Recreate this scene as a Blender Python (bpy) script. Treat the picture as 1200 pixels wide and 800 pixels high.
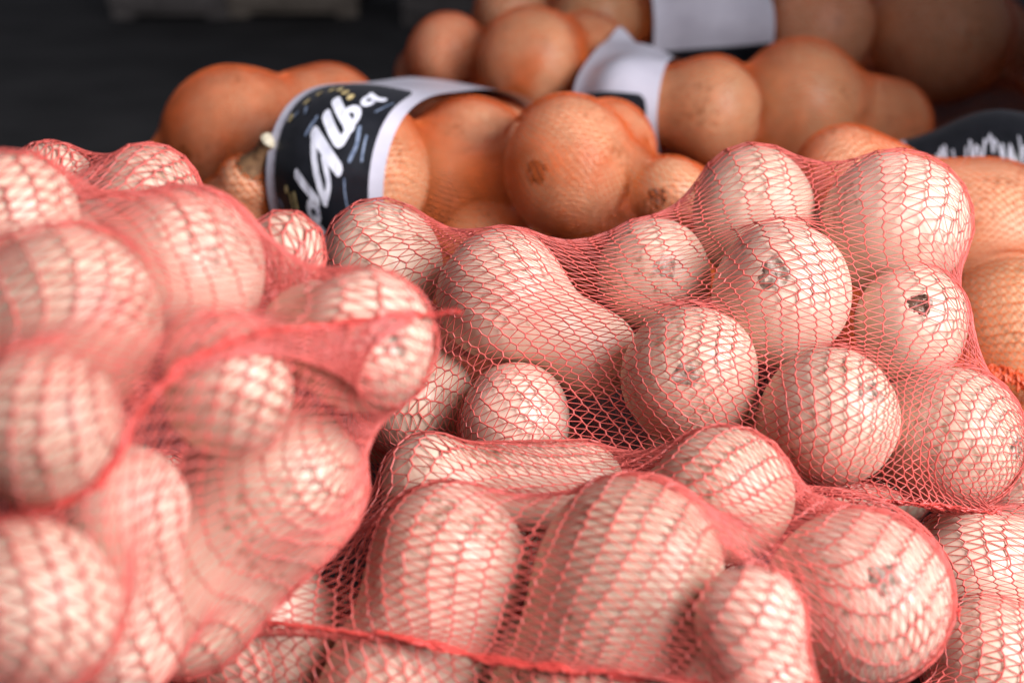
import bpy, math, random
import numpy as np

# ------------------------------------------------------------------ camera, light, exposure
scene = bpy.context.scene
for o in list(bpy.data.objects): bpy.data.objects.remove(o)
COL = scene.collection
CAM_H, PITCH, FPX = 0.64, math.radians(22), 1667.0
cam_d = bpy.data.cameras.new('camera'); cam = bpy.data.objects.new('camera', cam_d); COL.objects.link(cam)
cam.location = (0, 0, CAM_H); cam.rotation_euler = (math.radians(90) - PITCH, 0, 0)
cam_d.sensor_width = 36; cam_d.lens = FPX / 1200 * 36; cam_d.clip_start = 0.02; cam_d.clip_end = 60
cam_d.dof.use_dof = True; cam_d.dof.focus_distance = 1.02; cam_d.dof.aperture_fstop = 3.6
scene.camera = cam
world = bpy.data.worlds.new('World'); scene.world = world; world.use_nodes = True
bg = world.node_tree.nodes['Background']
bg.inputs['Color'].default_value = (0.86, 0.86, 1.0, 1); bg.inputs['Strength'].default_value = 0.17

def area_lamp(name, loc, target, size, energy, color):
    ld = bpy.data.lights.new(name, 'AREA'); ld.shape = 'RECTANGLE'; ld.size, ld.size_y = size
    ld.energy = energy; ld.color = color; ld.spread = math.radians(105)
    o = bpy.data.objects.new(name, ld); COL.objects.link(o); o.location = loc
    d = np.array(target) - np.array(loc)
    import mathutils
    o.rotation_euler = mathutils.Vector(d).to_track_quat('-Z', 'Y').to_euler()
    return o
area_lamp('daylight_opening', (1.35, -0.10, 1.35), (0.0, 0.95, 0.25), (1.2, 1.2), 39, (0.97, 0.95, 1.0))
scene.view_settings.view_transform = 'Standard'; scene.view_settings.look = 'None'
scene.view_settings.gamma = 1; scene.view_settings.exposure = 0.0
scene.render.engine = 'CYCLES'
try: scene.cycles.transparent_max_bounces = 24
except Exception: pass

# ------------------------------------------------------------------ small helpers
rng = np.random.default_rng(11); random.seed(4)
def norm(v): v = np.asarray(v, float); return v / np.linalg.norm(v)
_f = np.array([0, math.cos(PITCH), -math.sin(PITCH)]); _u = np.array([0, math.sin(PITCH), math.cos(PITCH)]); _r = np.array([1., 0, 0])
def at(px, py, d): return np.array([0, 0, CAM_H]) + d * (_f + _r * (px - 600) / FPX + _u * (400 - py) / FPX)
def link(o, parent=None):
    COL.objects.link(o)
    if parent is not None: o.parent = parent
    return o
def mesh_obj(name, V, faces, mat, parent=None, smooth=True, uv=None):
    me = bpy.data.meshes.new(name)
    V = np.asarray(V, np.float32); Fa = np.asarray(faces, np.int32)
    n = Fa.shape[1]
    me.vertices.add(len(V)); me.vertices.foreach_set('co', V.ravel())
    me.loops.add(Fa.size); me.loops.foreach_set('vertex_index', Fa.ravel())
    me.polygons.add(len(Fa)); me.polygons.foreach_set('loop_start', np.arange(0, Fa.size, n, dtype=np.int32))
    me.polygons.foreach_set('loop_total', np.full(len(Fa), n, np.int32))
    me.polygons.foreach_set('use_smooth', np.full(len(Fa), smooth, bool))
    if uv is not None:
        l = me.uv_layers.new(name='UVMap'); l.data.foreach_set('uv', np.asarray(uv, np.float32)[Fa.ravel()].ravel())
    me.update(calc_edges=True); me.validate()
    if mat: me.materials.append(mat)
    return link(bpy.data.objects.new(name, me), parent)
def empty(name, loc=(0, 0, 0)):
    o = bpy.data.objects.new(name, None); o.location = loc; o.empty_display_size = .05; return link(o)
def tag(o, label, cat, group=None, kind=None):
    o['label'] = label; o['category'] = cat
    if group: o['group'] = group
    if kind: o['kind'] = kind
    return o

# ------------------------------------------------------------------ materials
def new_mat(name):
    m = bpy.data.materials.new(name); m.use_nodes = True; nt = m.node_tree
    return m, nt, nt.nodes, nt.links, nt.nodes['Principled BSDF']
def N(nodes, t, **k):
    n = nodes.new(t)
    for a, b in k.items():
        if a in n.inputs: n.inputs[a].default_value = b
        else: setattr(n, a, b)
    return n
def ramp(nodes, stops):
    r = nodes.new('ShaderNodeValToRGB'); e = r.color_ramp.elements
    while len(e) < len(stops): e.new(.5)
    for i, (p, c) in enumerate(stops):
        e[i].position = p; e[i].color = (*c, 1) if len(c) == 3 else c
    return r
def skin_material(name, ca, cb, cspeck):
    m, nt, nd, lk, p = new_mat(name)
    tc = N(nd, 'ShaderNodeTexCoord'); oi = N(nd, 'ShaderNodeObjectInfo')
    add = N(nd, 'ShaderNodeVectorMath', operation='ADD'); lk.new(tc.outputs['Object'], add.inputs[0])
    rv = N(nd, 'ShaderNodeMath', operation='MULTIPLY'); rv.inputs[1].default_value = 7.0
    lk.new(oi.outputs['Random'], rv.inputs[0]); lk.new(rv.outputs[0], add.inputs[1])
    n1 = N(nd, 'ShaderNodeTexNoise', Scale=16.0, Detail=6.0, Roughness=.68); lk.new(add.outputs[0], n1.inputs['Vector'])
    r1 = ramp(nd, [(.3, ca), (.72, cb)]); lk.new(n1.outputs['Fac'], r1.inputs[0])
    # lengthwise streaks: squeeze the object coordinates along the neck axis
    mp = N(nd, 'ShaderNodeMapping'); mp.inputs['Scale'].default_value = (14, 90, 90); lk.new(add.outputs[0], mp.inputs['Vector'])
    n2 = N(nd, 'ShaderNodeTexNoise', Scale=1.0, Detail=3.0); lk.new(mp.outputs[0], n2.inputs['Vector'])
    mx = N(nd, 'ShaderNodeMix', data_type='RGBA', blend_type='MULTIPLY')
    r2 = ramp(nd, [(.3, (.86, .82, .80)), (.65, (1, 1, 1))]); lk.new(n2.outputs['Fac'], r2.inputs[0])
    mx.inputs[0].default_value = .8; lk.new(r1.outputs[0], mx.inputs[6]); lk.new(r2.outputs[0], mx.inputs[7])
    # brown freckles and scuffs
    n3 = N(nd, 'ShaderNodeTexNoise', Scale=160.0, Detail=2.0); lk.new(add.outputs[0], n3.inputs['Vector'])
    n4 = N(nd, 'ShaderNodeTexNoise', Scale=22.0, Detail=3.0); lk.new(add.outputs[0], n4.inputs['Vector'])
    mu = N(nd, 'ShaderNodeMath', operation='MULTIPLY'); lk.new(n3.outputs['Fac'], mu.inputs[0]); lk.new(n4.outputs['Fac'], mu.inputs[1])
    r3 = ramp(nd, [(.335, (0, 0, 0)), (.43, (.75, .75, .75))]); lk.new(mu.outputs[0], r3.inputs[0])
    m2 = N(nd, 'ShaderNodeMix', data_type='RGBA'); lk.new(r3.outputs[0], m2.inputs[0]); lk.new(mx.outputs[2], m2.inputs[6]); m2.inputs[7].default_value = (*cspeck, 1)
    # each fruit a little lighter or darker
    hv = N(nd, 'ShaderNodeHueSaturation'); mr = N(nd, 'ShaderNodeMapRange'); mr.inputs[3].default_value = .84; mr.inputs[4].default_value = 1.08; hr = N(nd, 'ShaderNodeMapRange'); hr.inputs[3].default_value = .508; hr.inputs[4].default_value = .492; lk.new(oi.outputs['Random'], hr.inputs[0]); lk.new(hr.outputs[0], hv.inputs['Hue'])
    lk.new(oi.outputs['Random'], mr.inputs[0]); lk.new(mr.outputs[0], hv.inputs['Value']); lk.new(m2.outputs[2], hv.inputs['Color'])
    lk.new(hv.outputs[0], p.inputs['Base Color'])
    p.inputs['Roughness'].default_value = .46; p.inputs['Specular IOR Level'].default_value = .4
    p.inputs['Subsurface Weight'].default_value = .12; p.inputs['Subsurface Radius'].default_value = (.9, .4, .2); p.inputs['Subsurface Scale'].default_value = .006
    bp = N(nd, 'ShaderNodeBump', Strength=.16, Distance=.001)
    n5 = N(nd, 'ShaderNodeTexNoise', Scale=70.0, Detail=5.0); lk.new(add.outputs[0], n5.inputs['Vector'])
    lk.new(n5.outputs['Fac'], bp.inputs['Height']); lk.new(bp.outputs[0], p.inputs['Normal'])
    return m
SKIN = skin_material('pale_squash_skin', (.83, .64, .49), (.70, .48, .35), (.30, .17, .10))
SKIN2 = skin_material('tan_squash_skin', (.86, .54, .32), (.78, .45, .25), (.30, .14, .06))
def noisy(name, stops, scale, rough=.6, detail=4, bump=.3, dist=.001, spec=.3):
    m, nt, nd, lk, p = new_mat(name)
    tc = N(nd, 'ShaderNodeTexCoord'); n = N(nd, 'ShaderNodeTexNoise', Scale=scale, Detail=float(detail)); lk.new(tc.outputs['Object'], n.inputs['Vector'])
    r = ramp(nd, stops); lk.new(n.outputs['Fac'], r.inputs[0]); lk.new(r.outputs[0], p.inputs['Base Color'])
    p.inputs['Roughness'].default_value = rough; p.inputs['Specular IOR Level'].default_value = spec
    b = N(nd, 'ShaderNodeBump', Strength=bump, Distance=dist); lk.new(n.outputs['Fac'], b.inputs['Height']); lk.new(b.outputs[0], p.inputs['Normal'])
    return m
SCAR2 = noisy('dark_scar', [(.35, (.05, .02, .01)), (.6, (.16, .08, .05)), (.72, (.5, .42, .36))], 110, .8, 3, .8)
SCAR = noisy('corky_scar', [(.32, (.17, .11, .08)), (.5, (.38, .28, .21)), (.66, (.64, .54, .45))], 170, .8, 3, .8)
STEM = noisy('brown_stem', [(.3, (.10, .045, .02)), (.7, (.28, .15, .07))], 120, .7)
STEMCUT = noisy('cut_stem_end', [(.3, (.45, .38, .25)), (.7, (.72, .66, .50))], 150, .8)
CONCRETE = noisy('dark_concrete', [(.3, (.024, .024, .024)), (.7, (.046, .045, .045))], 5, .85, 8, .3, .01, .2)
WOODS = [noisy('weathered_wood', [(.3, (.10, .09, .085)), (.7, (.19, .17, .16))], 18, .8), noisy('pale_wood', [(.3, (.18, .15, .12)), (.7, (.32, .27, .22))], 18, .8)]
def net_material(name, col, trans):
    m, nt, nd, lk, p = new_mat(name)
    tc = N(nd, 'ShaderNodeTexCoord'); n = N(nd, 'ShaderNodeTexNoise', Scale=45.0, Detail=3.0); lk.new(tc.outputs['Object'], n.inputs['Vector'])
    r = ramp(nd, [(.3, tuple(c * .82 for c in col)), (.7, tuple(min(1, c * 1.12) for c in col))]); lk.new(n.outputs['Fac'], r.inputs[0])
    lk.new(r.outputs[0], p.inputs['Base Color']); p.inputs['Roughness'].default_value = .33; p.inputs['Specular IOR Level'].default_value = .6
    tr = N(nd, 'ShaderNodeBsdfTranslucent'); lk.new(r.outputs[0], tr.inputs['Color'])
    mx = N(nd, 'ShaderNodeMixShader'); mx.inputs[0].default_value = trans
    lk.new(p.outputs[0], mx.inputs[1]); lk.new(tr.outputs[0], mx.inputs[2]); lk.new(mx.outputs[0], nd['Material Output'].inputs['Surface'])
    return m
NET = net_material('coral_net_plastic', (.80, .17, .14), .30)
SEAM = net_material('red_seam_tape', (.80, .10, .08), .25)
CORD = net_material('orange_net_cord', (.80, .13, .04), .25)
ONET = net_material('orange_net_thread', (.90, .21, .045), .35)
PAPER = noisy('white_label_film', [(.3, (.58, .56, .64)), (.7, (.70, .68, .76))], 30, .35, 4, .15, .002, .5)
BLACK = noisy('black_label_print', [(.3, (.008, .009, .012)), (.7, (.016, .017, .022))], 60, .28, 4, .25, .002, .5)
INK_W = noisy('white_print', [(.3, (.70, .71, .80)), (.7, (.84, .85, .92))], 80, .4)
INK_G = noisy('gold_print', [(.3, (.50, .36, .14)), (.7, (.80, .66, .34))], 200, .4)
INK_B = noisy('blue_grey_print', [(.3, (.10, .14, .22)), (.7, (.30, .36, .48))], 200, .4)

# ------------------------------------------------------------------ the ground
def slab(name, lo, hi, mat):
    V = [(x, y, z) for z in (lo[2], hi[2]) for y in (lo[1], hi[1]) for x in (lo[0], hi[0])]
    o = mesh_obj(name, V, [(0, 1, 5, 4), (1, 3, 7, 5), (3, 2, 6, 7), (2, 0, 4, 6), (4, 5, 7, 6), (0, 2, 3, 1)], mat, smooth=False); o['kind'] = 'structure'; return o
slab('added_shade_wall', (.78, 1.05, 0), (2.6, 1.13, 2.4), CONCRETE)      # dark slab added out of view, only to shade the bags at the back
fl = mesh_obj('ground', [(-14, -4, 0), (14, -4, 0), (14, 20, 0), (-14, 20, 0)], [(0, 1, 2, 3)], CONCRETE, smooth=False); fl['kind'] = 'structure'

# ------------------------------------------------------------------ squashes
def sdf(q, R, L, rn):
    d1 = np.sqrt((q * q).sum(-1)) - R
    t = np.clip(q[..., 0] / L, .35, 1)
    x = q[..., 0] - t * L
    d2 = np.sqrt(x * x + q[..., 1] ** 2 + q[..., 2] ** 2) - rn * (.93 + .07 * t)
    k = .45 * R; h = np.clip(.5 + .5 * (d2 - d1) / k, 0, 1)
    return d2 * (1 - h) + d1 * h - k * h * (1 - h) * .6
def frame(n):
    x = norm(n); a = np.array([0, 0, 1.]) if abs(x[2]) < .9 else np.array([0, 1., 0])
    y = norm(np.cross(a, x)); return np.stack([x, y, np.cross(x, y)], 1)
def squash_surface(R, L, rn, nu=56, nv=44):
    a = np.linspace(0, 2 * np.pi, nu, endpoint=False); b = np.linspace(0, np.pi, nv)[1:-1]
    B, A = np.meshgrid(b, a, indexing='ij')
    d = np.stack([np.cos(B) * 1.7, np.sin(B) * np.cos(A), np.sin(B) * np.sin(A)], -1).reshape(-1, 3)
    d = np.concatenate([d, [[1, 0, 0], [-1, 0, 0]]]); d /= np.linalg.norm(d, axis=1)[:, None]
    o = np.array([L * .38, 0, 0]); lo = np.zeros(len(d)); hi = np.full(len(d), L + 2 * R)
    for _ in range(26):
        m = (lo + hi) / 2; s = sdf(o + d * m[:, None], R, L, rn) < 0
        lo = np.where(s, m, lo); hi = np.where(s, hi, m)
    V = o + d * lo[:, None]
    # slow lumps, never outwards by more than half a millimetre
    ph = rng.uniform(0, 6.28, 6); q = V / R
    l = np.sin(1.9 * q[:, 0] + ph[0]) * np.sin(2.3 * q[:, 1] + ph[1]) + np.sin(2.1 * q[:, 2] + 1.3 * q[:, 1] + ph[2]) * .8 + .5 * np.sin(4.1 * q[:, 1] + 3.3 * q[:, 0] + ph[3]) * np.sin(3.7 * q[:, 2] + ph[4])
    th = np.arctan2(V[:, 2], V[:, 1]); l = l + .5 * np.cos(5 * th + ph[5]) * np.clip(np.hypot(V[:, 1], V[:, 2]) / R * 1.6 - .4, 0, 1)
    V = V + d * (R * .015 * (l - 1.7))[:, None]
    # shallow dimple at the blossom end and at the stem end
    for tip, rad, dep in ((V[-1].copy(), .42 * R, .035 * R), (V[-2].copy(), .34 * R, .06 * R)):
        w = np.exp(-((V - tip) ** 2).sum(1) / (rad * rad) * 3); V[:, 0] += np.sign(-tip[0] + .38 * L) * dep * w
    n = nv - 2; i = np.arange(n - 1)[:, None] * nu; j = np.arange(nu)[None]; j2 = (j + 1) % nu
    Q = np.stack([i + j, i + nu + j, i + nu + j2, i + j2], -1).reshape(-1, 4)
    top, bot = n * nu, n * nu + 1; jj = np.arange(nu); k2 = (jj + 1) % nu
    T = np.concatenate([np.stack([np.full(nu, top), jj, k2, np.full(nu, top)], -1), np.stack([(n - 1) * nu + jj, np.full(nu, bot), np.full(nu, bot), (n - 1) * nu + k2], -1)])
    return V, Q, T
def mesh_mixed(name, V, Q, T, mat, parent=None):
    me = bpy.data.meshes.new(name)
    tris = [list(dict.fromkeys(t)) for t in T.tolist()]
    me.from_pydata(V.tolist(), [], Q.tolist() + tris); me.update()
    me.polygons.foreach_set('use_smooth', np.ones(len(me.polygons), bool)); me.materials.append(mat)
    return link(bpy.data.objects.new(name, me), parent)
def scar(parent, V, R, seed, size, mat):
    # a corky ring with a rough middle, lying in the dimple of the blossom end
    r = np.random.default_rng(seed); k = 26
    tip = V[-1]
    prof = [(0, .4), (.22, .9), (.45, .2), (.62, 1.0), (.85, .9), (1.12, -1.2)]
    vs = []
    for a, h in prof:
        for q in range(k):
            an = 2 * math.pi * q / k; rr = a * size * R * (1 + .16 * math.sin(3 * an + seed) + .08 * r.normal())
            hh = (h + .28 * r.normal()) * .0009
            s = max(0, 1 - (rr / R) ** 2) ** .5
            vs.append((tip[0] + R * (1 - s) - hh - .0002, rr * math.cos(an), rr * math.sin(an)))
    f = [(i * k + j, i * k + (j + 1) % k, (i + 1) * k + (j + 1) % k, (i + 1) * k + j) for i in range(len(prof) - 1) for j in range(k)]
    return mesh_obj('blossom_scar', vs, f, mat, parent)
def stem(parent, L, rn, length, cut):
    k = 10; prof = [(-.006, .020), (.004, .0135), (.012, .010), (length * .7, .0085), (length - .002, .0105)]
    vs = [(L + rn * .95 + x, r * (1 + .12 * math.sin(5 * a)) * math.cos(a), r * (1 + .12 * math.sin(5 * a)) * math.sin(a)) for x, r in prof for a in [2 * math.pi * q / k for q in range(k)]]
    f = [(i * k + j, i * k + (j + 1) % k, (i + 1) * k + (j + 1) % k, (i + 1) * k + j) for i in range(len(prof) - 1) for j in range(k)]
    s = mesh_obj('stem', vs, f, STEM, parent)
    if cut:
        e = L + rn * .95 + length
        vs = [(e - .003, .0105 * math.cos(a), .0105 * math.sin(a)) for a in np.arange(k) * 2 * math.pi / k] + [(e, .008 * math.cos(a), .008 * math.sin(a)) for a in np.arange(k) * 2 * math.pi / k] + [(e + .0012, 0, 0)] * 1
        f = [(j, (j + 1) % k, k + (j + 1) % k, k + j) for j in range(k)]
        V2 = np.array(vs); me = bpy.data.meshes.new('cut_end'); me.from_pydata(V2.tolist(), [], f + [(k + j, k + (j + 1) % k, 2 * k) for j in range(k)]); me.materials.append(STEMCUT)
        link(bpy.data.objects.new('cut_end', me), s)
    return s

# id, bulb centre, neck direction, bulb radius, neck length, neck radius
SQUASH = [
 ('A1',-0.103,1.0711,0.2745,-0.249,0.534,-0.808,0.0502,0.0752,0.0351),
 ('A2',-0.0068,1.01,0.2697,0.842,-0.12,-0.526,0.0528,0.0855,0.0359),
 ('A3',0.1122,1.0581,0.269,-0.099,0.881,-0.463,0.0457,0.0777,0.0343),
 ('A4',0.1263,0.9319,0.2368,0.158,0.892,-0.424,0.0508,0.0762,0.0356),
 ('A5',0.2014,0.9995,0.2746,0.249,0.788,-0.563,0.054,0.0811,0.0378),
 ('A6',0.1966,1.1168,0.3023,0.122,0.921,-0.371,0.0529,0.0846,0.0397),
 ('A7',0.3049,1.0874,0.3015,-0.049,0.923,-0.382,0.0591,0.0887,0.0443),
 ('A8',0.2991,0.9938,0.2523,0.099,0.744,-0.66,0.0445,0.0712,0.0334),
 ('A9',0.2184,0.8878,0.2244,-0.394,0.585,-0.709,0.0486,0.0729,0.0364),
 ('A10',0.3127,0.9135,0.1965,-0.741,0.647,-0.178,0.0519,0.0727,0.0363),
 ('A11',0.0032,0.9486,0.1928,0.246,0.677,-0.694,0.0432,0.0649,0.0324),
 ('A12',-0.0726,0.9965,0.1879,-0.508,0.636,-0.581,0.0445,0.0667,0.0333),
 ('B1',0.3421,0.9119,0.0882,0.983,0.047,0.175,0.0502,0.0903,0.0361),
 ('B2',0.3223,0.816,0.0755,0.949,0.316,-0.001,0.0442,0.0708,0.0332),
 ('B3',0.4056,0.9869,0.0959,0.198,0.711,-0.675,0.0336,0.0504,0.0252),
 ('C1',-0.039,0.7541,0.189,-0.375,-0.438,-0.817,0.0506,0.0961,0.048),
 ('C2',0.0698,0.7291,0.1974,-0.388,-0.424,-0.818,0.0564,0.0903,0.0536),
 ('C3',0.1352,0.811,0.2054,-0.255,0.778,-0.574,0.0464,0.0604,0.0371),
 ('C4',-0.0541,0.8441,0.1933,0.995,0.094,-0.045,0.0365,0.1058,0.031),
 ('C5',0.21,0.747,0.1692,-0.099,0.721,-0.686,0.0564,0.0676,0.0423),
 ('C6',0.1303,0.6673,0.2066,0.197,-0.445,-0.874,0.0298,0.0565,0.0283),
 ('C7',-0.1606,0.7608,0.1389,-0.321,0.224,-0.92,0.0517,0.0673,0.0414),
 ('D1',-0.3006,0.9,0.3818,-0.841,0.451,-0.298,0.0312,0.0562,0.0234),
 ('D2',-0.2335,0.8785,0.38,0.089,0.699,-0.709,0.0367,0.0441,0.0275),
 ('D3',-0.2703,0.735,0.4136,-0.949,0.315,-0.02,0.0383,0.0574,0.0287),
 ('D4',-0.186,0.7626,0.3756,-0.854,0.509,-0.107,0.048,0.0768,0.0408),
 ('D5',-0.2216,0.6656,0.3813,-0.996,0.001,-0.09,0.0475,0.0713,0.038),
 ('D6',-0.0806,0.7154,0.3508,-0.563,0.785,-0.257,0.04,0.06,0.032),
 ('D7',-0.213,0.5815,0.3638,-0.91,0.308,-0.277,0.037,0.0555,0.0277),
 ('D8',-0.1426,0.6532,0.3506,-0.303,0.953,-0.027,0.0348,0.0418,0.0296),
 ('D9',-0.1314,0.7066,0.2714,-0.67,-0.287,-0.685,0.0511,0.0869,0.0486),
 ('D10',-0.1893,0.6116,0.3032,-0.079,-0.126,-0.989,0.0325,0.0649,0.0308),
 ('D11',-0.2133,0.5423,0.2945,-0.771,0.121,-0.625,0.039,0.0585,0.0331),
 ('D12',-0.1399,0.8369,0.3622,-0.329,0.507,-0.797,0.0243,0.0316,0.0206),
 ('E1',-0.3034,1.5362,0.2551,0.59,0.807,-0.006,0.0842,0.1516,0.064),
 ('E2',-0.2822,1.3668,0.2256,0.503,-0.277,0.819,0.0375,0.0412,0.0281),
 ('E3',-0.0481,1.4953,0.2451,-0.84,0.441,-0.316,0.0702,0.1123,0.0526),
 ('E4',0.0548,1.3661,0.274,0.457,0.887,-0.071,0.0681,0.1022,0.0511),
 ('E5',0.1511,1.323,0.257,0.378,0.902,-0.209,0.0381,0.0571,0.0305),
 ('E6',-0.0257,1.3931,0.1786,-0.305,0.774,-0.555,0.0515,0.0772,0.0386),
 ('E7',0.0905,1.4146,0.1591,0.333,0.775,-0.536,0.0578,0.0867,0.0434),
 ('E8',-0.1565,1.3691,0.2683,-0.13,0.731,-0.67,0.076,0.076,0.0646),
 ('E9',-0.092,1.6413,0.2393,0.954,0.264,-0.143,0.0578,0.0693,0.0491),
 ('F1',-0.0832,1.8559,0.2948,-0.505,0.636,-0.584,0.051,0.0613,0.0408),
 ('F2',0.025,1.7877,0.2946,0.654,0.756,-0.021,0.0705,0.1128,0.0529),
 ('F3',0.2316,1.6363,0.2677,-0.969,0.243,0.038,0.0612,0.0979,0.0459),
 ('F4',0.3505,1.7163,0.2556,0.901,0.349,-0.258,0.0805,0.1368,0.0563),
 ('F5',0.1517,1.7672,0.2539,-0.1,0.787,-0.609,0.0612,0.0735,0.049),
 ('G1',0.0,2.1302,0.3065,-0.314,0.835,-0.451,0.0554,0.0721,0.0416),
 ('G2',0.123,2.0749,0.3031,0.527,0.821,-0.218,0.0639,0.0959,0.048),
 ('G3',0.2898,2.0826,0.2977,0.103,0.876,-0.472,0.0738,0.0959,0.059),
 ('G4',0.4285,2.0136,0.3031,-0.046,0.954,-0.296,0.08,0.12,0.06),
 ('G5',0.6074,2.0409,0.2866,0.636,0.745,-0.2,0.1008,0.1512,0.0756),
 ('H1',0.4631,1.3374,0.2084,-0.902,0.246,0.355,0.0795,0.143,0.0525),
 ('H2',0.4495,1.1908,0.1672,0.861,0.462,-0.214,0.0706,0.0989,0.053),
 ('H3',0.4482,1.0895,0.1028,0.954,0.296,-0.052,0.0483,0.0676,0.0362),
 ('I1',0.5302,1.5256,0.2189,0.199,0.862,-0.467,0.0682,0.0887,0.0546),
 ('I2',0.67,1.5404,0.2109,0.512,0.75,-0.42,0.0701,0.0912,0.0561),
 ('Ax',0.1137,0.9897,0.0552,0.355,-0.931,0.08,0.0502,0.0703,0.0377),
 ('Ax',0.2739,1.1185,0.0519,0.984,-0.161,0.08,0.0469,0.0657,0.0352),
 ('Ax',-0.0069,1.1303,0.0541,0.683,-0.726,0.08,0.0491,0.0688,0.0368),
 ('Ax',-0.0169,0.9988,0.0525,-0.919,0.386,0.08,0.0475,0.0665,0.0356),
 ('Ax',0.1544,1.1409,0.0514,-0.228,-0.97,0.08,0.0464,0.065,0.0348),
 ('Cx',0.133,0.7895,0.0569,-0.164,-0.983,0.08,0.0519,0.0727,0.0389),
 ('Cx',-0.0152,0.8246,0.0544,0.574,-0.815,0.08,0.0494,0.0692,0.0371),
 ('Cx',-0.1131,0.8306,0.0484,-0.309,0.948,0.08,0.0434,0.0608,0.0326),
 ('Jx',-0.269,0.6895,0.0549,-0.657,-0.75,0.08,0.0499,0.0698,0.0374),
 ('Jx',-0.3077,0.8731,0.0562,0.037,0.996,0.08,0.0512,0.0717,0.0384),
 ('Jx',-0.1914,0.6185,0.0522,0.437,-0.896,0.08,0.0472,0.0661,0.0354),
 ('Jx',-0.3588,0.736,0.0506,-0.456,-0.886,0.08,0.0456,0.0638,0.0342),
 ('Jx',-0.2828,0.785,0.155,-0.742,-0.666,0.08,0.0434,0.0607,0.0325),
 ('Jx',-0.2519,0.8765,0.155,-0.997,0.006,0.08,0.0457,0.0639,0.0343),
 ('Jx',-0.3346,0.6107,0.155,0.692,-0.718,0.08,0.051,0.0714,0.0382),
 ('Ex',-0.0924,1.4895,0.0486,0.272,0.959,0.08,0.0436,0.061,0.0327),
 ('Ex',-0.2341,1.4788,0.0499,-0.756,0.649,0.08,0.0449,0.0628,0.0336),
 ('Ex',-0.0732,1.6391,0.0516,-0.799,0.596,0.08,0.0466,0.0653,0.035),
 ('Ex',-0.0643,1.349,0.0569,0.925,-0.371,0.08,0.0519,0.0727,0.0389),
 ('Fx',0.0123,1.7269,0.0507,0.149,0.986,0.08,0.0457,0.064,0.0343),
 ('Fx',0.1679,1.833,0.0508,-0.992,0.097,0.08,0.0458,0.0641,0.0344),
 ('Fx',0.3256,1.7476,0.0532,0.282,-0.956,0.08,0.0482,0.0675,0.0362),
 ('Gx',0.028,2.0449,0.0492,-0.8,-0.594,0.08,0.0442,0.0619,0.0332),
 ('Gx',0.2167,2.1329,0.0504,0.831,-0.55,0.08,0.0454,0.0636,0.0341),
 ('Gx',0.6545,2.0998,0.056,-0.775,-0.627,0.08,0.051,0.0713,0.0382),
 ('Hx',0.5594,1.2917,0.0495,0.772,-0.63,0.08,0.0445,0.0623,0.0334),
 ('Hx',0.4584,1.359,0.0547,0.66,0.747,0.08,0.0497,0.0695,0.0373),
 ('Ix',0.6767,1.5573,0.0504,-0.983,0.167,0.08,0.0454,0.0636,0.0341),
 ('Ix',0.548,1.649,0.0557,-0.719,-0.691,0.08,0.0507,0.071,0.038)
]
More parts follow.
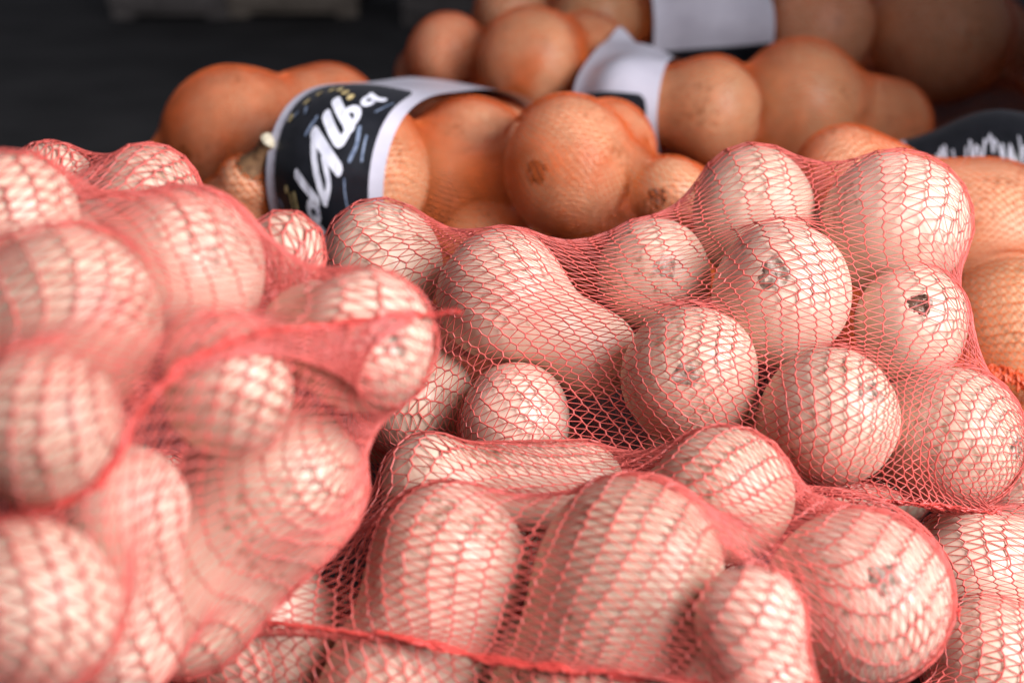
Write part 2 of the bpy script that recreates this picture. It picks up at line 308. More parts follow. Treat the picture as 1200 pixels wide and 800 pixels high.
LABEL = {
'A1': 'squash bulb wedged below the black label, leaning on the squash with a long neck',
'A2': 'pale squash lying on its side, long neck slanting down across the netted pile',
'A3': 'small pale squash with a corky scar, beside the one showing its long neck',
'A4': 'brightest round squash bulb facing out, dark star scar in its middle',
'A5': 'round squash bulb with a grey scuffed scar, directly above the star-scarred one',
'A6': 'squash under pink sheen at the crest of the red net, beside the larger one',
'A7': 'largest squash at the top corner of the red net, bright cream flank',
'A8': 'small squash with a dark brown hole-like scar under the top corner squash',
'A9': 'squash just above the ragged red seam, its scar turned aside',
'A10': 'shiny squash at the end of the ragged red seam, blossom end turned outward',
'A11': 'half hidden squash below the slanting long neck, behind the front bag',
'A12': 'shaded squash in the dip between the seamed bag and the long-necked squash',
'B1': 'squash under the ragged seam, in the underlying bag with open triangular netting',
'B2': 'lowest squash in the underlying bag, beside the knot of the front bag',
'B3': 'sliver of squash in the underlying bag, below the shiny squash',
'C1': 'stubby upright squash crossed by the front bag seam, dark gap along its side',
'C2': 'biggest oblong squash in the middle of the front bag',
'C3': 'squash at the crest of the front bag, below the star-scarred one',
'C4': 'long squash lying crosswise at the back rim of the front bag',
'C5': 'large round squash at the knotted end of the front bag',
'C6': 'small scarred bulb tucked between two big squashes in the front bag',
'C7': 'squash in the corner of the front bag, overhung by the seamed upper bag',
'D1': 'small squash at the far corner of the seamed bag, against the dark floor',
'D2': 'squash on the far edge of the seamed bag, before the tan bulb',
'D3': 'squash on top of the seamed bag, next to its far corner one',
'D4': 'broad squash at the top of the seamed bag, net stretched off it towards the label',
'D5': 'wide squash behind the seam, broadest on the upper bag',
'D6': 'squash at the pointed seam corner, jutting out over the gap',
'D7': 'squash above the low end of the slanting seam',
'D8': 'squash just below the bend of the slanting seam',
'D9': 'large oblong squash at the overhanging edge of the seamed bag',
'D10': 'upright narrow squash below the slanting seam',
'D11': 'lowest squash of the seamed bag, below the end of the slanting seam',
'D12': 'small squash caught in stretched net just below the black label',
'E1': 'big tan squash with a bruise-like spot beside the lettered black label',
'E2': 'tan squash whose cut stem pokes over the lettered black label',
'E3': 'tan squash bulb between the white label border and the nippled bulb',
'E4': 'tan bulb with a pale nipple-like blossom scar, in the lettered bag',
'E5': 'small tan bulb with a dark round spot, next to the nippled one',
'E6': 'tan squash low under the white label border',
'E7': 'tan squash low beneath the nippled bulb',
'E8': 'tan squash behind the lettered black label',
'E9': 'tan squash under the white top of the lettered label',
'F1': 'small tan squash at the far end of the middle orange bag',
'F2': 'tan squash just behind the lettered bag, left of the plain white label',
'F3': 'tan squash pressed against the plain white label of the middle bag',
'F4': 'smooth broad tan squash at the wide end of the middle orange bag',
'F5': 'tan squash under the plain white label of the middle bag',
'G1': 'outermost small tan squash on the backmost bag, before the dark floor',
'G2': 'tan squash on the backmost bag near its white label',
'G3': 'squash under the white label of the backmost bag',
'G4': 'dim squash next to the white label of the backmost bag',
'G5': 'large shaded squash at the dark end of the backmost bag',
'H1': 'long orange-netted squash lying behind the crest of the red net',
'H2': 'round orange-netted squash behind the edge of the red net bag',
'H3': 'low orange-netted squash below the bunched orange net cord',
'I1': 'squash under the black strip label behind the long orange-netted squash',
'I2': 'squash at the wide end of the black strip label',
}
FILL = {'A': 'squash at the bottom of the long-necked squash pile, beneath the others', 'C': 'squash at the bottom of the front bag, beneath the others', 'J': 'squash in the bag lying beneath the heaped seamed bag',
        'E': 'tan squash at the bottom of the lettered bag', 'F': 'tan squash at the bottom of the middle orange bag', 'G': 'tan squash at the bottom of the backmost orange bag', 'H': 'tan squash at the bottom of the bag with the bunched cord', 'I': 'tan squash at the bottom of the bag with the black strip label'}
GROUP = {'A': 'squashes in the sharp red net', 'B': 'squashes in the underlying bag', 'C': 'squashes in the front bag', 'D': 'squashes in the seamed bag', 'J': 'squashes in the lowest bag', 'E': 'squashes in the lettered orange bag', 'F': 'squashes in the middle orange bag', 'G': 'squashes in the backmost orange bag', 'H': 'squashes in the orange bag with the cord', 'I': 'squashes in the bag with the black strip label'}
SCARS = {'A3': .22, 'A4': .2, 'A5': .24, 'A8': .22, 'A9': .22, 'A10': .2, 'C6': .26, 'E1': .2, 'E4': .26, 'E5': .3, 'F3': .18, 'B1': .2, 'C5': .2, 'D6': .18}
BAGS = {}
for k, (sid, px, py, pz, nx, ny, nz, R, L, rn) in enumerate(SQUASH):
    b = sid[0]; orange = b in 'EFGHI'
    V, Q, T = squash_surface(R, L, rn, *((32, 26) if 'x' in sid else (56, 44)))
    e = rng.uniform(-.05, .05, 2); sc = np.array([1 + e[0], 1 + e[1], 1 - e[1]]); V = V * sc
    o = mesh_mixed('butternut_squash', V, Q, T, SKIN2 if orange else SKIN)
    M = frame((nx, ny, nz)); p = np.array([px, py, pz])
    import mathutils
    o.matrix_world = mathutils.Matrix([[*M[0], px], [*M[1], py], [*M[2], pz], [0, 0, 0, 1]])
    tag(o, FILL[b] if 'x' in sid else LABEL[sid], 'squash', GROUP[b])
    if sid in SCARS: scar(o, V, R, k, SCARS[sid], SCAR2 if orange or sid == 'A8' else SCAR)
    if sid == 'E2': stem(o, L, rn, .034, True)
    c = L * .4
    BAGS.setdefault(b, []).append(dict(sc=sc, p=p, M=M, R=R, L=L, rn=rn, c=p + M[:, 0] * c, br=1.05 * max(R + c, L + rn - c), W=V @ M.T + p))

# ------------------------------------------------------------------ nets: a sheet drawn tight round the squashes
def collide(X, items, off, touch=None):
    for s in items:
        near = np.nonzero(((X - s['c']) ** 2).sum(1) < (s['br'] + off) ** 2)[0]
        if not len(near): continue
        q = (X[near] - s['p']) @ s['M'] / s['sc']; d = sdf(q, s['R'], s['L'], s['rn']); m = d < off
        if not m.any(): continue
        q = q[m]; d = d[m]; e = 1e-4
        g = np.stack([sdf(q + e * np.eye(3)[a], s['R'], s['L'], s['rn']) - d for a in range(3)], -1)
        g /= s['sc']; g /= np.linalg.norm(g, axis=1)[:, None] + 1e-12
        X[near[m]] += (g * (off - d)[:, None]) @ s['M'].T
        if touch is not None: touch[near[m]] = True
    X[:, 2] = np.maximum(X[:, 2], .0035)
    return X
def polyline(pts, n):
    pts = np.array(pts); L = np.r_[0, np.cumsum(np.linalg.norm(np.diff(pts, axis=0), axis=1))]; t = np.linspace(0, L[-1], n)
    P = np.stack([np.interp(t, L, pts[:, a]) for a in range(3)], 1)
    for _ in range(max(1, n // 14)): P[1:-1] = .25 * P[:-2] + .5 * P[1:-1] + .25 * P[2:]
    return P
def resample(X, nv, nu):
    a = np.linspace(0, X.shape[0] - 1, nv); i = np.minimum(a.astype(int), X.shape[0] - 2); f = (a - i)[:, None, None]
    X = X[i] * (1 - f) + X[i + 1] * f
    b = np.arange(nu) * X.shape[1] / nu; j = b.astype(int); g = (b - j)[None, :, None]
    return X[:, j] * (1 - g) + X[:, (j + 1) % X.shape[1]] * g
def merge_ends(X):
    nu = X.shape[1]; idx = (-np.arange(nu)) % nu
    for r in (0, -1): X[r] = .5 * (X[r] + X[r][idx])
def relax(X, items, off, iters, seam=None, end=None, ramp_it=0, pull=.25, slip=.03, kappa=14.):
    nv, nu = X.shape[:2]
    if seam is not None and np.ndim(seam) == 1: S = np.tile(seam, (nu, 1))
    elif seam is not None:
        S = polyline(seam, nu // 2 + 1); ix = np.minimum(np.arange(nu), nu - np.arange(nu)); S = S[ix]
    if end is not None:
        if np.ndim(end) == 2:
            E = polyline(end, nu // 2 + 1); E = E[np.minimum(np.arange(nu), nu - np.arange(nu))]
        else: E = np.tile(end, (nu, 1))
    grip = np.ones((nv, nu, 1))
    for it in range(iters):
        A = .5 * (np.roll(X, 1, 1) + np.roll(X, -1, 1)); Y = X.copy()
        Y[1:-1] = .5 * A[1:-1] + .25 * (X[:-2] + X[2:])
        Y[0] = .5 * A[0] + .5 * X[1]; Y[-1] = .5 * A[-1] + .5 * X[-2]
        if it % 4 == 0:
            nn, _ = normals(X); hh = .5 * (np.linalg.norm(X[1:] - X[:-1], axis=2).mean() ** 2 + np.linalg.norm(X[:, 1:] - X[:, :-1], axis=2).mean() ** 2)
        Y[1:-1] -= nn[1:-1] * (hh * kappa / 4)                       # the sagging net is drawn into the hollows
        merge_ends(Y)
        X = X + .9 * grip * (Y - X)
        w = pull * (min(1, (it + 1) / ramp_it) if ramp_it else 1)
        if seam is not None: X[0] += w * (S - X[0])
        if end is not None: X[-1] += w * (E - X[-1])
        touch = np.zeros(nv * nu, bool); X = collide(X.reshape(-1, 3), items, off, touch).reshape(nv, nu, 3)
        grip = np.where(touch, slip, 1.).reshape(nv, nu, 1)          # net that lies on a fruit hardly slides
    return X
def wrap(b, axis, off, du, dv, seam=None, end=None, kappa=14., pull=.25, fine=.0085, min_iter=(420, 130, 60)):
    items = BAGS[b]; a = norm(axis); w = norm(np.cross(a, [0, 0, 1])); t = np.cross(w, a)
    W = np.concatenate([s['W'] for s in items]); C = W.mean(0)
    F = np.stack([a, w, t], 1); q = (W - C) @ F; lo = q.min(0) - .03; hi = q.max(0) + .03; lo[0] -= .09; hi[0] += .09
    mid = (lo + hi) / 2; h = (hi - lo) / 2 * 1.12
    def edge(x): return np.array([(C + F @ np.array([x, y, mid[2] - .1 * h[2]])) for y in np.linspace(mid[1] - h[1] * .86, mid[1] + h[1] * .86, 5)])[::-1] @ np.eye(3)
    if seam is None: seam = edge(lo[0] + .105)[::-1]
    if end is None: end = edge(hi[0] - .105)[::-1]
    nv0, nu0 = 40, 64
    v = np.linspace(0, 1, nv0); ph = 2 * np.pi * np.arange(nu0) / nu0
    prof = np.clip(np.minimum(v, 1 - v) / .10, 0, 1) ** .6
    X = np.zeros((nv0, nu0, 3))
    X[..., 0] = (mid[0] + (2 * v - 1) * h[0])[:, None]
    cs, sn = np.cos(ph), np.sin(ph)
    X[..., 1] = mid[1] - h[1] * np.sign(cs) * abs(cs) ** .6
    X[..., 2] = mid[2] + h[2] * (np.sign(sn) * abs(sn) ** .6) * prof[:, None]
    X = X @ F.T + C
    X = relax(X, items, off + .001, min_iter[0], seam, end, 150, kappa=kappa, pull=pull)
    X = even(resample(X, 90, 120), 6, .75)
    X = relax(X, items, off + .0005, min_iter[1], seam, end, slip=.06, kappa=kappa, pull=pull)
    girth = np.linalg.norm(np.roll(X, -1, 1) - X, axis=2).sum(1); lng = np.linalg.norm(X[1:] - X[:-1], axis=2).sum(0)
    X = resample(X, int(np.percentile(lng, 70) / fine), int(np.percentile(girth, 70) / fine / 2) * 2)
    X = even(X, 3, .6); X = relax(X, items, off, min_iter[2], seam, end, slip=.06, kappa=kappa, pull=pull)
    gu = np.median(np.linalg.norm(np.roll(X, -1, 1) - X, axis=2)); gv = np.median(np.linalg.norm(X[1:] - X[:-1], axis=2))
    nu = int(round(X.shape[1] * gu / du / 2)) * 2; nv = int(round(X.shape[0] * gv / dv))
    X = resample(X, nv, nu); X = relax(X, items, off, 4, seam, end, slip=.02, kappa=0, pull=pull)
    return X
def even(X, rounds, k):
    # slide the knots along the rows and columns towards equal spacing, without leaving the sheet
    for _ in range(rounds):
        for ax in (0, 1):
            Y = X if ax == 0 else np.concatenate([X, X[:, :1]], 1).transpose(1, 0, 2)
            Z_ = Y.copy(); n = Y.shape[0]; lin = np.linspace(0, 1, n)
            for c in range(Y.shape[1]):
                L = np.r_[0, np.cumsum(np.linalg.norm(np.diff(Y[:, c], axis=0), axis=1))]
                if L[-1] < 1e-6: continue
                L /= L[-1]; tt = lin * k + L * (1 - k)
                for a_ in range(3): Z_[:, c, a_] = np.interp(tt, L, Y[:, c, a_])
            X = Z_ if ax == 0 else Z_[:-1].transpose(1, 0, 2)
    return X
def normals(X):
    du = np.roll(X, -1, 1) - np.roll(X, 1, 1); dv = np.empty_like(X); dv[1:-1] = X[2:] - X[:-2]; dv[0] = X[1] - X[0]; dv[-1] = X[-1] - X[-2]
    n = np.cross(du, dv); n /= np.linalg.norm(n, axis=2)[..., None] + 1e-12
    c = X.mean((0, 1))
    if ((X - c) * n).sum() < 0: n = -n
    return n, du
def strand_mesh(A, B, r, nrm, sides=4):
    # one thin prism for every pair A -> B
    d = B - A; d /= np.linalg.norm(d, axis=1)[:, None] + 1e-12
    s = np.cross(d, nrm); s /= np.linalg.norm(s, axis=1)[:, None] + 1e-12; n = np.cross(s, d)
    r = np.asarray(r).reshape(-1, 1); V = np.empty((len(A), 2 * sides, 3))
    for k in range(sides):
        an = 2 * math.pi * (k + (0 if sides == 4 else .25)) / sides
        o = s * r * math.cos(an) + n * r * .8 * math.sin(an); V[:, k] = A - d * r * .4 + o; V[:, sides + k] = B + d * r * .4 + o
    base = (np.arange(len(A)) * 2 * sides)[:, None, None]
    Fa = base + np.array([[k, (k + 1) % sides, sides + (k + 1) % sides, sides + k] for k in range(sides)])[None]
    return V.reshape(-1, 3), Fa.reshape(-1, 4)
def knit(X, rp, rz, parent, mat=None, sides=4):
    nv, nu = X.shape[:2]; n, du = normals(X); sp = np.linalg.norm(du, axis=2)[..., None] / 2; tu = du / (2 * sp + 1e-9)
    P = X + tu * sp * np.where(np.arange(nv) % 2 == 0, .075, -.075)[:, None, None]
    P = P + tu * sp * rng.normal(0, .05, (nv, nu, 1)); dv = np.zeros_like(P); dv[1:-1] = (X[2:] - X[:-2]) / 2; P = P + dv * rng.normal(0, .09, (nv, nu, 1))
    A = [P[:-1].reshape(-1, 3)]; B = [P[1:].reshape(-1, 3)]; R = [np.full(A[0].shape[0], rp)]; Nn = [n[:-1].reshape(-1, 3)]
    Pn = np.roll(P, -1, 1)
    for j in range(nv - 1):
        a, b = (P[j], Pn[j + 1]) if j % 2 == 0 else (Pn[j], P[j + 1])
        A.append(a); B.append(b); R.append(np.full(nu, rz)); Nn.append(n[j])
    A = np.concatenate(A); B = np.concatenate(B); R = np.concatenate(R); Nn = np.concatenate(Nn)
    R = R * rng.uniform(.85, 1.15, len(R)); ok = np.linalg.norm(A - B, axis=1) > 2e-4
    V, Fa = strand_mesh(A[ok], B[ok], R[ok], Nn[ok], sides)
    return mesh_obj('netting', V, Fa, mat or NET, parent)
def seam_rope(line, nrm, width, parent, mat, name='seam', threads=9, rough=.55, r=.00085):
    # a puckered selvedge: many threads scribbling back and forth along the edge
    m = len(line) * 3; t = np.linspace(0, len(line) - 1, m); i = np.minimum(t.astype(int), len(line) - 2); f = (t - i)[:, None]
    Lp = line[i] * (1 - f) + line[i + 1] * f; Nn = nrm[i]
    tg = np.gradient(Lp, axis=0); tg /= np.linalg.norm(tg, axis=1)[:, None] + 1e-12
    sd = np.cross(tg, Nn); sd /= np.linalg.norm(sd, axis=1)[:, None] + 1e-12
    Vs, Fs, c = [], [], 0
    for k in range(threads):
        x = rng.normal(0, rough, m); x = np.convolve(x, [.3, .4, .3], 'same') * width + width * .8 * math.sin(k * 2.4) * .5
        z = np.convolve(rng.normal(0, rough, m), [.3, .4, .3], 'same') * width * .5
        Q = Lp + sd * x[:, None] + Nn * (abs(z) + .0012)[:, None] + tg * rng.normal(0, width * .12, (m, 1))
        V, Fa = strand_mesh(Q[:-1], Q[1:], np.full(m - 1, r) * rng.uniform(.7, 1.4, m - 1), Nn[:-1]); Vs.append(V); Fs.append(Fa + c); c += len(V)
    return mesh_obj(name, np.concatenate(Vs), np.concatenate(Fs), mat, parent)

def bag(label, b, X):
    c = X.reshape(-1, 3); root = empty('net_bag', (c[:, 0].mean(), c[:, 1].mean(), c[:, 2].min()))
    tag(root, label, 'net bag', 'red net bags' if b in 'ABCDJ' else 'orange net bags')
    return root
def reparent_fix(root):
    # the meshes are in world coordinates; keep them there below the root
    for ch in root.children: ch.matrix_parent_inverse = mathutils.Matrix.Translation(root.location).inverted()
pts = lambda L: np.array([at(*p) for p in L])
RED = {
 'A': dict(axis=(0, 1, 0), seam=pts([(640, 560, .99), (800, 575, .97), (950, 574, .965), (1060, 594, .965), (1185, 605, .99)]), lab='sharp red net bag of squashes with a ragged seam along its foot'),
 'B': dict(axis=(.3, 1, 0), seam=None, lab='open-meshed red net bag pressed under the ragged seam'),
 'C': dict(axis=(.25, .95, 0), seam=pts([(190, 722, .87), (290, 722, .835), (380, 730, .825), (470, 745, .81), (545, 768, .81), (650, 785, .79), (800, 792, .78), (930, 815, .775)]), end=at(1103, 716, .90), pull=.6, lab='red net bag bulging in front, its knotted end by the lowest squash'),
 'J': dict(axis=(0, 1, 0), seam=None, lab='red net bag lying beneath the heaped seamed bag'),
 'D': dict(axis=(-.45, .9, 0), seam=pts([(-300, 760, .66), (-90, 650, .65), (0, 612, .64), (60, 588, .63), (130, 512, .64), (200, 425, .645), (290, 378, .69), (360, 383, .735), (430, 381, .745), (508, 373, .76)]), pull=.5, ear=pts([(518, 372, .76), (528, 368, .76), (541, 369, .76)]), lab='red net bag heaped highest, crossed by a long slanting seam'),
}
for b, c in RED.items():
    X = wrap(b, c['axis'], .0015, .0130, .0036, c.get('seam'), c.get('end'), pull=c.get('pull', .25), kappa=24. if b in 'CD' else 15.)
    root = bag(c['lab'], b, X)
    n, du = normals(X)
    knit(X, *((.00066, .00038) if b in 'AB' else (.00078, .00045)), root)
    h = X.shape[1] // 2 + 1
    nn = n[1, :h] + n[1, (-np.arange(h)) % X.shape[1]]; nn /= np.linalg.norm(nn, axis=1)[:, None] + 1e-9
    if c.get('seam') is not None:
        ln = X[0, :h]
        if 'ear' in c:                                              # the sewn edge runs on past the corner as a loose tip
            e = polyline(np.concatenate([ln[-1:], c['ear']]) if np.linalg.norm(ln[-1] - c['ear'][0]) < np.linalg.norm(ln[0] - c['ear'][0]) else np.concatenate([ln[:1], c['ear']]), 8)[1:]
            if np.linalg.norm(ln[-1] - e[0]) < np.linalg.norm(ln[0] - e[0]): ln = np.concatenate([ln, e]); nn = np.concatenate([nn, np.tile(nn[-1], (7, 1))])
            else: ln = np.concatenate([e[::-1], ln]); nn = np.concatenate([np.tile(nn[0], (7, 1)), nn])
        seam_rope(ln, nn, .0034, root, SEAM)
    if b == 'C':
        e = X[-1, 0]; k = np.array([e + np.array([.004, 0, .002]) * s for s in np.linspace(0, 2.2, 8)]); seam_rope(k, np.tile([0, -.5, .85], (8, 1)), .006, root, SEAM, 'knot', 10, .8)
    reparent_fix(root)
    print(b, X.shape, 'pillar gap', np.median(np.linalg.norm(du, axis=2)) / 2, 'row', np.median(np.linalg.norm(np.diff(X, axis=0), axis=2)))

# ------------------------------------------------------------------ orange bags with printed sleeves
def sheet(name, X, mat, parent, closed=True, uvs=None):
    nv, nu = X.shape[:2]; i = np.arange(nv - 1)[:, None]; j = np.arange(nu if closed else nu - 1)[None]
    Fa = np.stack([i * nu + j, i * nu + (j + 1) % nu, (i + 1) * nu + (j + 1) % nu, (i + 1) * nu + j], -1).reshape(-1, 4)
    return mesh_obj(name, X.reshape(-1, 3), Fa, mat, parent, uv=uvs)
def sleeve_grid(a, s0, s1, items, rows=14, nth=120, off=.0055):
    # a taut printed band: for every cut across the bag, the hull of what lies inside
    W = np.concatenate([s['W'] for s in items]); k = (W @ a > s0 - .02) & (W @ a < s1 + .02); C = W[k].mean(0)
    f = norm(np.cross(a, [0, 0, 1])); f = f if f[1] < 0 else -f; up = np.array([0, 0, 1.])
    th = 2 * np.pi * np.arange(nth) / nth; S = np.linspace(s0, s1, rows); D = np.cos(th)[:, None] * f + np.sin(th)[:, None] * up
    O = C + (S - C @ a)[:, None] * a; r = np.full((rows, nth), .40)
    for _ in range(90):
        X = (O[:, None] + D[None] * r[..., None]).reshape(-1, 3)
        d = np.min([sdf((X - s['p']) @ s['M'] / s['sc'], s['R'], s['L'], s['rn']) for s in items], axis=0).reshape(r.shape) - off
        r = np.maximum(.02, r - np.maximum(d, 0) * .95)
    H = np.zeros_like(r)
    for i in range(rows):
        P = np.stack([r[i] * np.cos(th), r[i] * np.sin(th)], 1); o = P[np.lexsort((P[:, 1], P[:, 0]))]
        def half(q):
            h = []
            for p in q:
                while len(h) > 1 and (h[-1][0] - h[-2][0]) * (p[1] - h[-2][1]) - (h[-1][1] - h[-2][1]) * (p[0] - h[-2][0]) <= 0: h.pop()
                h.append(p)
            return h[:-1]
        hull = np.array(half(o) + half(o[::-1])); A_, B_ = hull, np.roll(hull, -1, 0); e = B_ - A_
        for j in range(nth):
            u = np.array([math.cos(th[j]), math.sin(th[j])]); den = u[0] * e[:, 1] - u[1] * e[:, 0]
            with np.errstate(divide='ignore', invalid='ignore'):
                tt = (A_[:, 0] * e[:, 1] - A_[:, 1] * e[:, 0]) / den; ss = (A_[:, 0] * u[1] - A_[:, 1] * u[0]) / den
            m = (tt > 0) & (ss >= -1e-6) & (ss <= 1 + 1e-6); H[i, j] = tt[m].max() if m.any() else r[i, j]
    R_ = H.copy()
    for _ in range(30):
        P = np.pad(R_, ((1, 1), (0, 0)), 'edge'); R_ = np.maximum(.25 * P[:-2] + .5 * P[1:-1] + .25 * P[2:], H * .985)
        R_ = .25 * np.roll(R_, 1, 1) + .5 * R_ + .25 * np.roll(R_, -1, 1)
    for _ in range(8):
        P = np.pad(R_, ((1, 1), (0, 0)), 'edge'); R_ = .25 * P[:-2] + .5 * P[1:-1] + .25 * P[2:]; R_ = .25 * np.roll(R_, 1, 1) + .5 * R_ + .25 * np.roll(R_, -1, 1)
        if _ < 6: R_ = np.maximum(R_, H)
    R_ += .0035
    G = O[:, None] + D[None] * R_[..., None]; G[..., 2] = np.maximum(G[..., 2], .004)
    return G
class Panel:
    # (p, q) in 0..1 on part of a sleeve: p across the band, q round it
    def __init__(s, G, p0, p1, ua, ub, out):
        s.G, s.p0, s.p1, s.ua, s.ub = G, p0, p1, ua, ub; s.n, _ = normals(G); s.out = out
    def pos(s, p, q, lift=0):
        r = (s.p0 + (s.p1 - s.p0) * p) * (s.G.shape[0] - 1); u = s.ua + (s.ub - s.ua) * q; nu = s.G.shape[1]
        i = int(min(max(r, 0), s.G.shape[0] - 1.001)); j = int(math.floor(u)); f, g = r - i, u - j
        def bl(A): return (A[i, j % nu] * (1 - f) + A[i + 1, j % nu] * f) * (1 - g) + (A[i, (j + 1) % nu] * (1 - f) + A[i + 1, (j + 1) % nu] * f) * g
        return bl(s.G) + bl(s.n) * (s.out + lift)
    def sheet(s, name, mat, parent, m=26, k=40, corner=.10):
        Pq = np.zeros((k, m, 3))
        for a in range(k):
            q = a / (k - 1); e = min(q, 1 - q); ins = corner * (1 - math.sqrt(max(0, 1 - (1 - min(1, e / corner)) ** 2))) if corner else 0
            for b_ in range(m): Pq[a, b_] = s.pos(ins + (1 - 2 * ins) * b_ / (m - 1), q)
        return sheet(name, Pq, mat, parent, False)
    def ink(s, name, strokes, mat, parent, lift=.0006, asp=1.0):
        vs, fs = [], []
        def disc(p, q, r):
            c = len(vs); vs.append(s.pos(p, q, lift * 1.4))
            for t in range(12): an = t * math.pi / 6; vs.append(s.pos(p + r * math.cos(an), q + r * math.sin(an) * asp, lift * 1.4))
            fs.extend([(c, c + 1 + t, c + 1 + (t + 1) % 12) for t in range(12)])
        for st, w in strokes:
            st = np.array(st, float)
            if len(st) > 2:
                for _ in range(2):
                    q = np.empty((2 * len(st), 2)); q[0] = st[0]; q[-1] = st[-1]; q[1:-1:2] = .75 * st[:-1] + .25 * st[1:]; q[2::2] = .25 * st[:-1] + .75 * st[1:]; st = q
            D = np.r_[0, np.cumsum(np.linalg.norm(np.diff(st, axis=0), axis=1))]; m = max(2, int(D[-1] / .02)); t = np.linspace(0, D[-1], m)
            st = np.stack([np.interp(t, D, st[:, 0]), np.interp(t, D, st[:, 1])], 1)
            tg = np.gradient(st, axis=0); nn = np.stack([-tg[:, 1] / asp, tg[:, 0] * asp], 1); nn /= np.sqrt((nn[:, 0]) ** 2 + (nn[:, 1] / asp) ** 2)[:, None] + 1e-9
            c = len(vs)
            for x, y in zip(st, nn):
                vs.append(s.pos(*(x + y * w / 2), lift)); vs.append(s.pos(*(x - y * w / 2), lift))
            fs.extend([(c + 2 * k, c + 2 * k + 1, c + 2 * k + 3, c + 2 * k + 2) for k in range(m - 1)])
            disc(*st[0], w / 2); disc(*st[-1], w / 2)
        me = bpy.data.meshes.new(name); me.from_pydata([tuple(v) for v in vs], [], fs); me.materials.append(mat); o = link(bpy.data.objects.new(name, me), parent)
        if name == 'small_print': o['kind'] = 'stuff'
        return o
Z = lambda x, y: ((x - 130) / 490, (745 - y) / 590)      # lettering sketched on a 490 x 590 grid
def circle(cx, cy, rx, ry, a0=0, a1=360, n=14): return [Z(cx + rx * math.cos(math.radians(a0 + (a1 - a0) * i / n)), cy + ry * math.sin(math.radians(a0 + (a1 - a0) * i / n))) for i in range(n + 1)]
LETTERS = [(circle(340, 655, 42, 40, 20, 350), .052), (circle(358, 580, 24, 26), .046), ([Z(282, 482), Z(330, 512), Z(388, 548)], .052),
           ([Z(342, 366), Z(410, 405), Z(488, 455)], .07), ([Z(342, 366), Z(370, 440), Z(425, 545)], .055), ([Z(415, 430), Z(455, 500), Z(425, 545)], .045),
           ([Z(368, 308), Z(440, 365), Z(478, 388), Z(492, 352)], .065), ([Z(374, 252), Z(430, 292), Z(500, 334)], .065), (circle(478, 300, 30, 30, -160, 90), .05),
           (circle(505, 218, 20, 24), .04), ([Z(488, 188), Z(520, 205), Z(556, 196)], .04)]
SMALL = [([Z(535, 330), Z(550, 380), Z(530, 425)], .03), ([Z(575, 350), Z(580, 420)], .02), ([Z(515, 480), Z(520, 540), Z(535, 590)], .014), ([Z(300, 370), Z(325, 320)], .03), ([Z(150, 320), Z(190, 300)], .03), ([Z(150, 560), Z(165, 575)], .03), ([Z(170, 660), Z(195, 645)], .025), ([Z(230, 280), Z(245, 300)], .03), ([Z(565, 260), Z(600, 200)], .012)]
DOTS = [(160, 315), (202, 250), (237, 210), (290, 190), (335, 188), (380, 206), (425, 226)]
ORANGE = {
 'E': dict(axis=(math.cos(math.radians(-22)), math.sin(math.radians(-22)), 0), lab='orange net bag with a black label lettered in white brush script', seam=at(156, 172, 1.54), s=((334, 200, 1.40), (494, 200, 1.40))),
 'F': dict(axis=(math.cos(math.radians(-20)), math.sin(math.radians(-20)), 0), lab='orange net bag behind the lettered one, plain white label over its top', s=((664, 105, 1.66), (776, 125, 1.64))),
 'G': dict(axis=(1, .12, 0), lab='backmost orange net bag, white label with black edge, half in shade', s=((778, 50, 1.95), (908, 40, 1.95))),
 'H': dict(axis=(1, .05, 0), lab='orange net bag with bunched cord, behind the edge of the sharp red net'),
 'I': dict(axis=(1, -.1, 0), lab='orange net bag with a black strip label, behind the long orange-netted squash', s=((1070, 150, 1.5), (1290, 150, 1.5))),
}
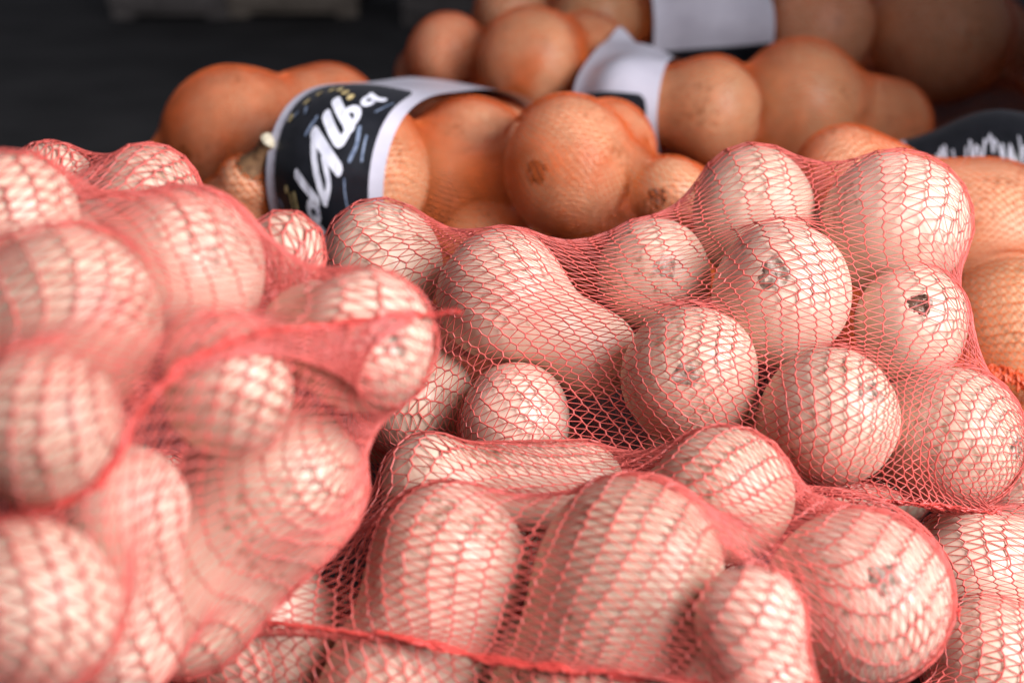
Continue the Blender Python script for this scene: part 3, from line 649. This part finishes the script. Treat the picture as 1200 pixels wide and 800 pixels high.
for b, c in ORANGE.items():
    X = wrap(b, c['axis'], .0018, *((.0072, .0046) if b == 'G' else (.0060, .0039)), c.get('seam'), None, fine=.011, kappa=20., min_iter=(420, 100, 40))
    root = bag(c['lab'], b, X); a = norm(c['axis'])
    knit(X, .00058, .00045, root, ONET, 3)
    X = resample(X, 60, 80)
    sl = None
    if 's' in c:
        G = sleeve_grid(a, at(*c['s'][0]) @ a, at(*c['s'][1]) @ a, BAGS[b]); nu = G.shape[1]
        sl = sheet('label_sleeve', G, PAPER, root)
        U = lambda deg: deg / 360 * nu          # 0 faces the front, 90 the ridge
        if b == 'E':
            P = Panel(G, .10, .89, U(-50), U(59), .0012); pn = P.sheet('black_panel', BLACK, sl)
            P = Panel(G, .10, .89, U(2), U(50), .0012)
            P.ink('lettering', LETTERS, INK_W, sl); P.ink('small_print', SMALL, INK_B, sl)
            for x, y in DOTS: P.ink('gold_dot', [([Z(x - 2, y), Z(x + 2, y)], .05)], INK_G, sl)
            P.ink('gold_dot', [([Z(212, 525), Z(216, 525)], .04)], INK_G, sl)
            P.ink('gold_mark', [([Z(235, 540), Z(240, 575)], .025), ([Z(262, 535), Z(268, 575)], .025)], INK_G, sl)
        elif b == 'F':
            P = Panel(G, .10, .89, U(-50), U(24), .0012); P.sheet('black_panel', BLACK, sl)
        elif b == 'G':
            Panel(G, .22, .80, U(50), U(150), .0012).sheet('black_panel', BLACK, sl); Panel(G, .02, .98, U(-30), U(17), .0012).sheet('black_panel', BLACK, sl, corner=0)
        else:
            P = Panel(G, .03, .99, U(-30), U(80), .0012); P.sheet('black_panel', BLACK, sl)
            wv = []
            for k, x in enumerate(np.arange(.06, .95, .085)):            # a line of loose script and a thinner line under it
                y = .68 + .03 * math.sin(k * 2.1); q0 = rng.uniform(0, 3)
                wv.append(([(x + .012 * q + rng.normal(0, .006), y + .07 * math.sin(2.2 * q + q0) + rng.normal(0, .02)) for q in range(6)], .010 + .004 * (k % 2)))
                wv.append(([(x, .52), (x + .04, .52 + .01 * (k % 3))], .008))
            P.ink('small_print', wv, INK_W, sl)
    reparent_fix(root)
    for ch in (list(sl.children) if sl else []): ch.matrix_parent_inverse = mathutils.Matrix.Identity(4)
    if b == 'H':
        cl = pts([(1120, 418, 1.19), (1150, 432, 1.185), (1175, 440, 1.18), (1215, 452, 1.17), (1260, 455, 1.18)]); n = 30; line = polyline(cl, n); line = collide(line.copy(), BAGS['H'], .004)
        o = seam_rope(line, np.tile(norm((0, -.8, .5)), (n, 1)), .006, root, CORD, 'gathered_cord', 12, .7, .0012); o.matrix_parent_inverse = mathutils.Matrix.Translation(root.location).inverted()
    print(b, X.shape)

# ------------------------------------------------------------------ things far back on the floor
def crate(label, x0, x1, y, h, wood, posts):
    root = empty('wooden_crate', ((x0 + x1) / 2, y, 0)); tag(root, label, 'crate')
    def box(name, a, b_):
        V = [(x, yy, z) for z in (a[2], b_[2]) for yy in (a[1], b_[1]) for x in (a[0], b_[0])]
        o = mesh_obj(name, V, [(0, 1, 5, 4), (1, 3, 7, 5), (3, 2, 6, 7), (2, 0, 4, 6), (4, 5, 7, 6), (0, 2, 3, 1)], wood, root, False)
        bv = o.modifiers.new('bevel', 'BEVEL'); bv.width = .004; bv.segments = 2
    w = (x1 - x0) / 2
    for x in posts: box('post', (x * w - .03, -.02, 0), (x * w + .03, .03, h))
    for x in posts: box('post', (x * w - .03, .40, 0), (x * w + .03, .45, h))
    nb = 3; bh = (h - .04) / nb
    for k in range(nb):
        z = .035 + k * bh
        box('board', (-w, -.042, z), (w, -.0205, z + bh - .018)); box('board', (-w, .4505, z), (w, .472, z + bh - .018))
        box('board', (-w - .021, -.042, z + .004), (-w - .0005, .472, z + bh - .014)); box('board', (w + .0005, -.042, z + .004), (w + .021, .472, z + bh - .014))
    box('base', (-w, -.019, .012), (w, .449, .033))
def floor_at(px, py):
    d = _f + _r * (px - 600) / FPX + _u * (400 - py) / FPX; return d * (-CAM_H / d[2])
for lab, x0, x1, py, wood in (('grey weathered crate far back on the dark floor', 142, 260, 22, 0), ('pale wooden crate far back, beside the grey weathered one', 276, 412, 20, 1), ('grey crate far back behind the squash bags', 482, 570, 30, 0)):
    a, b_ = floor_at(x0, py), floor_at(x1, py); crate(lab, a[0], b_[0], a[1], .42, WOODS[wood], (-.93, .93))
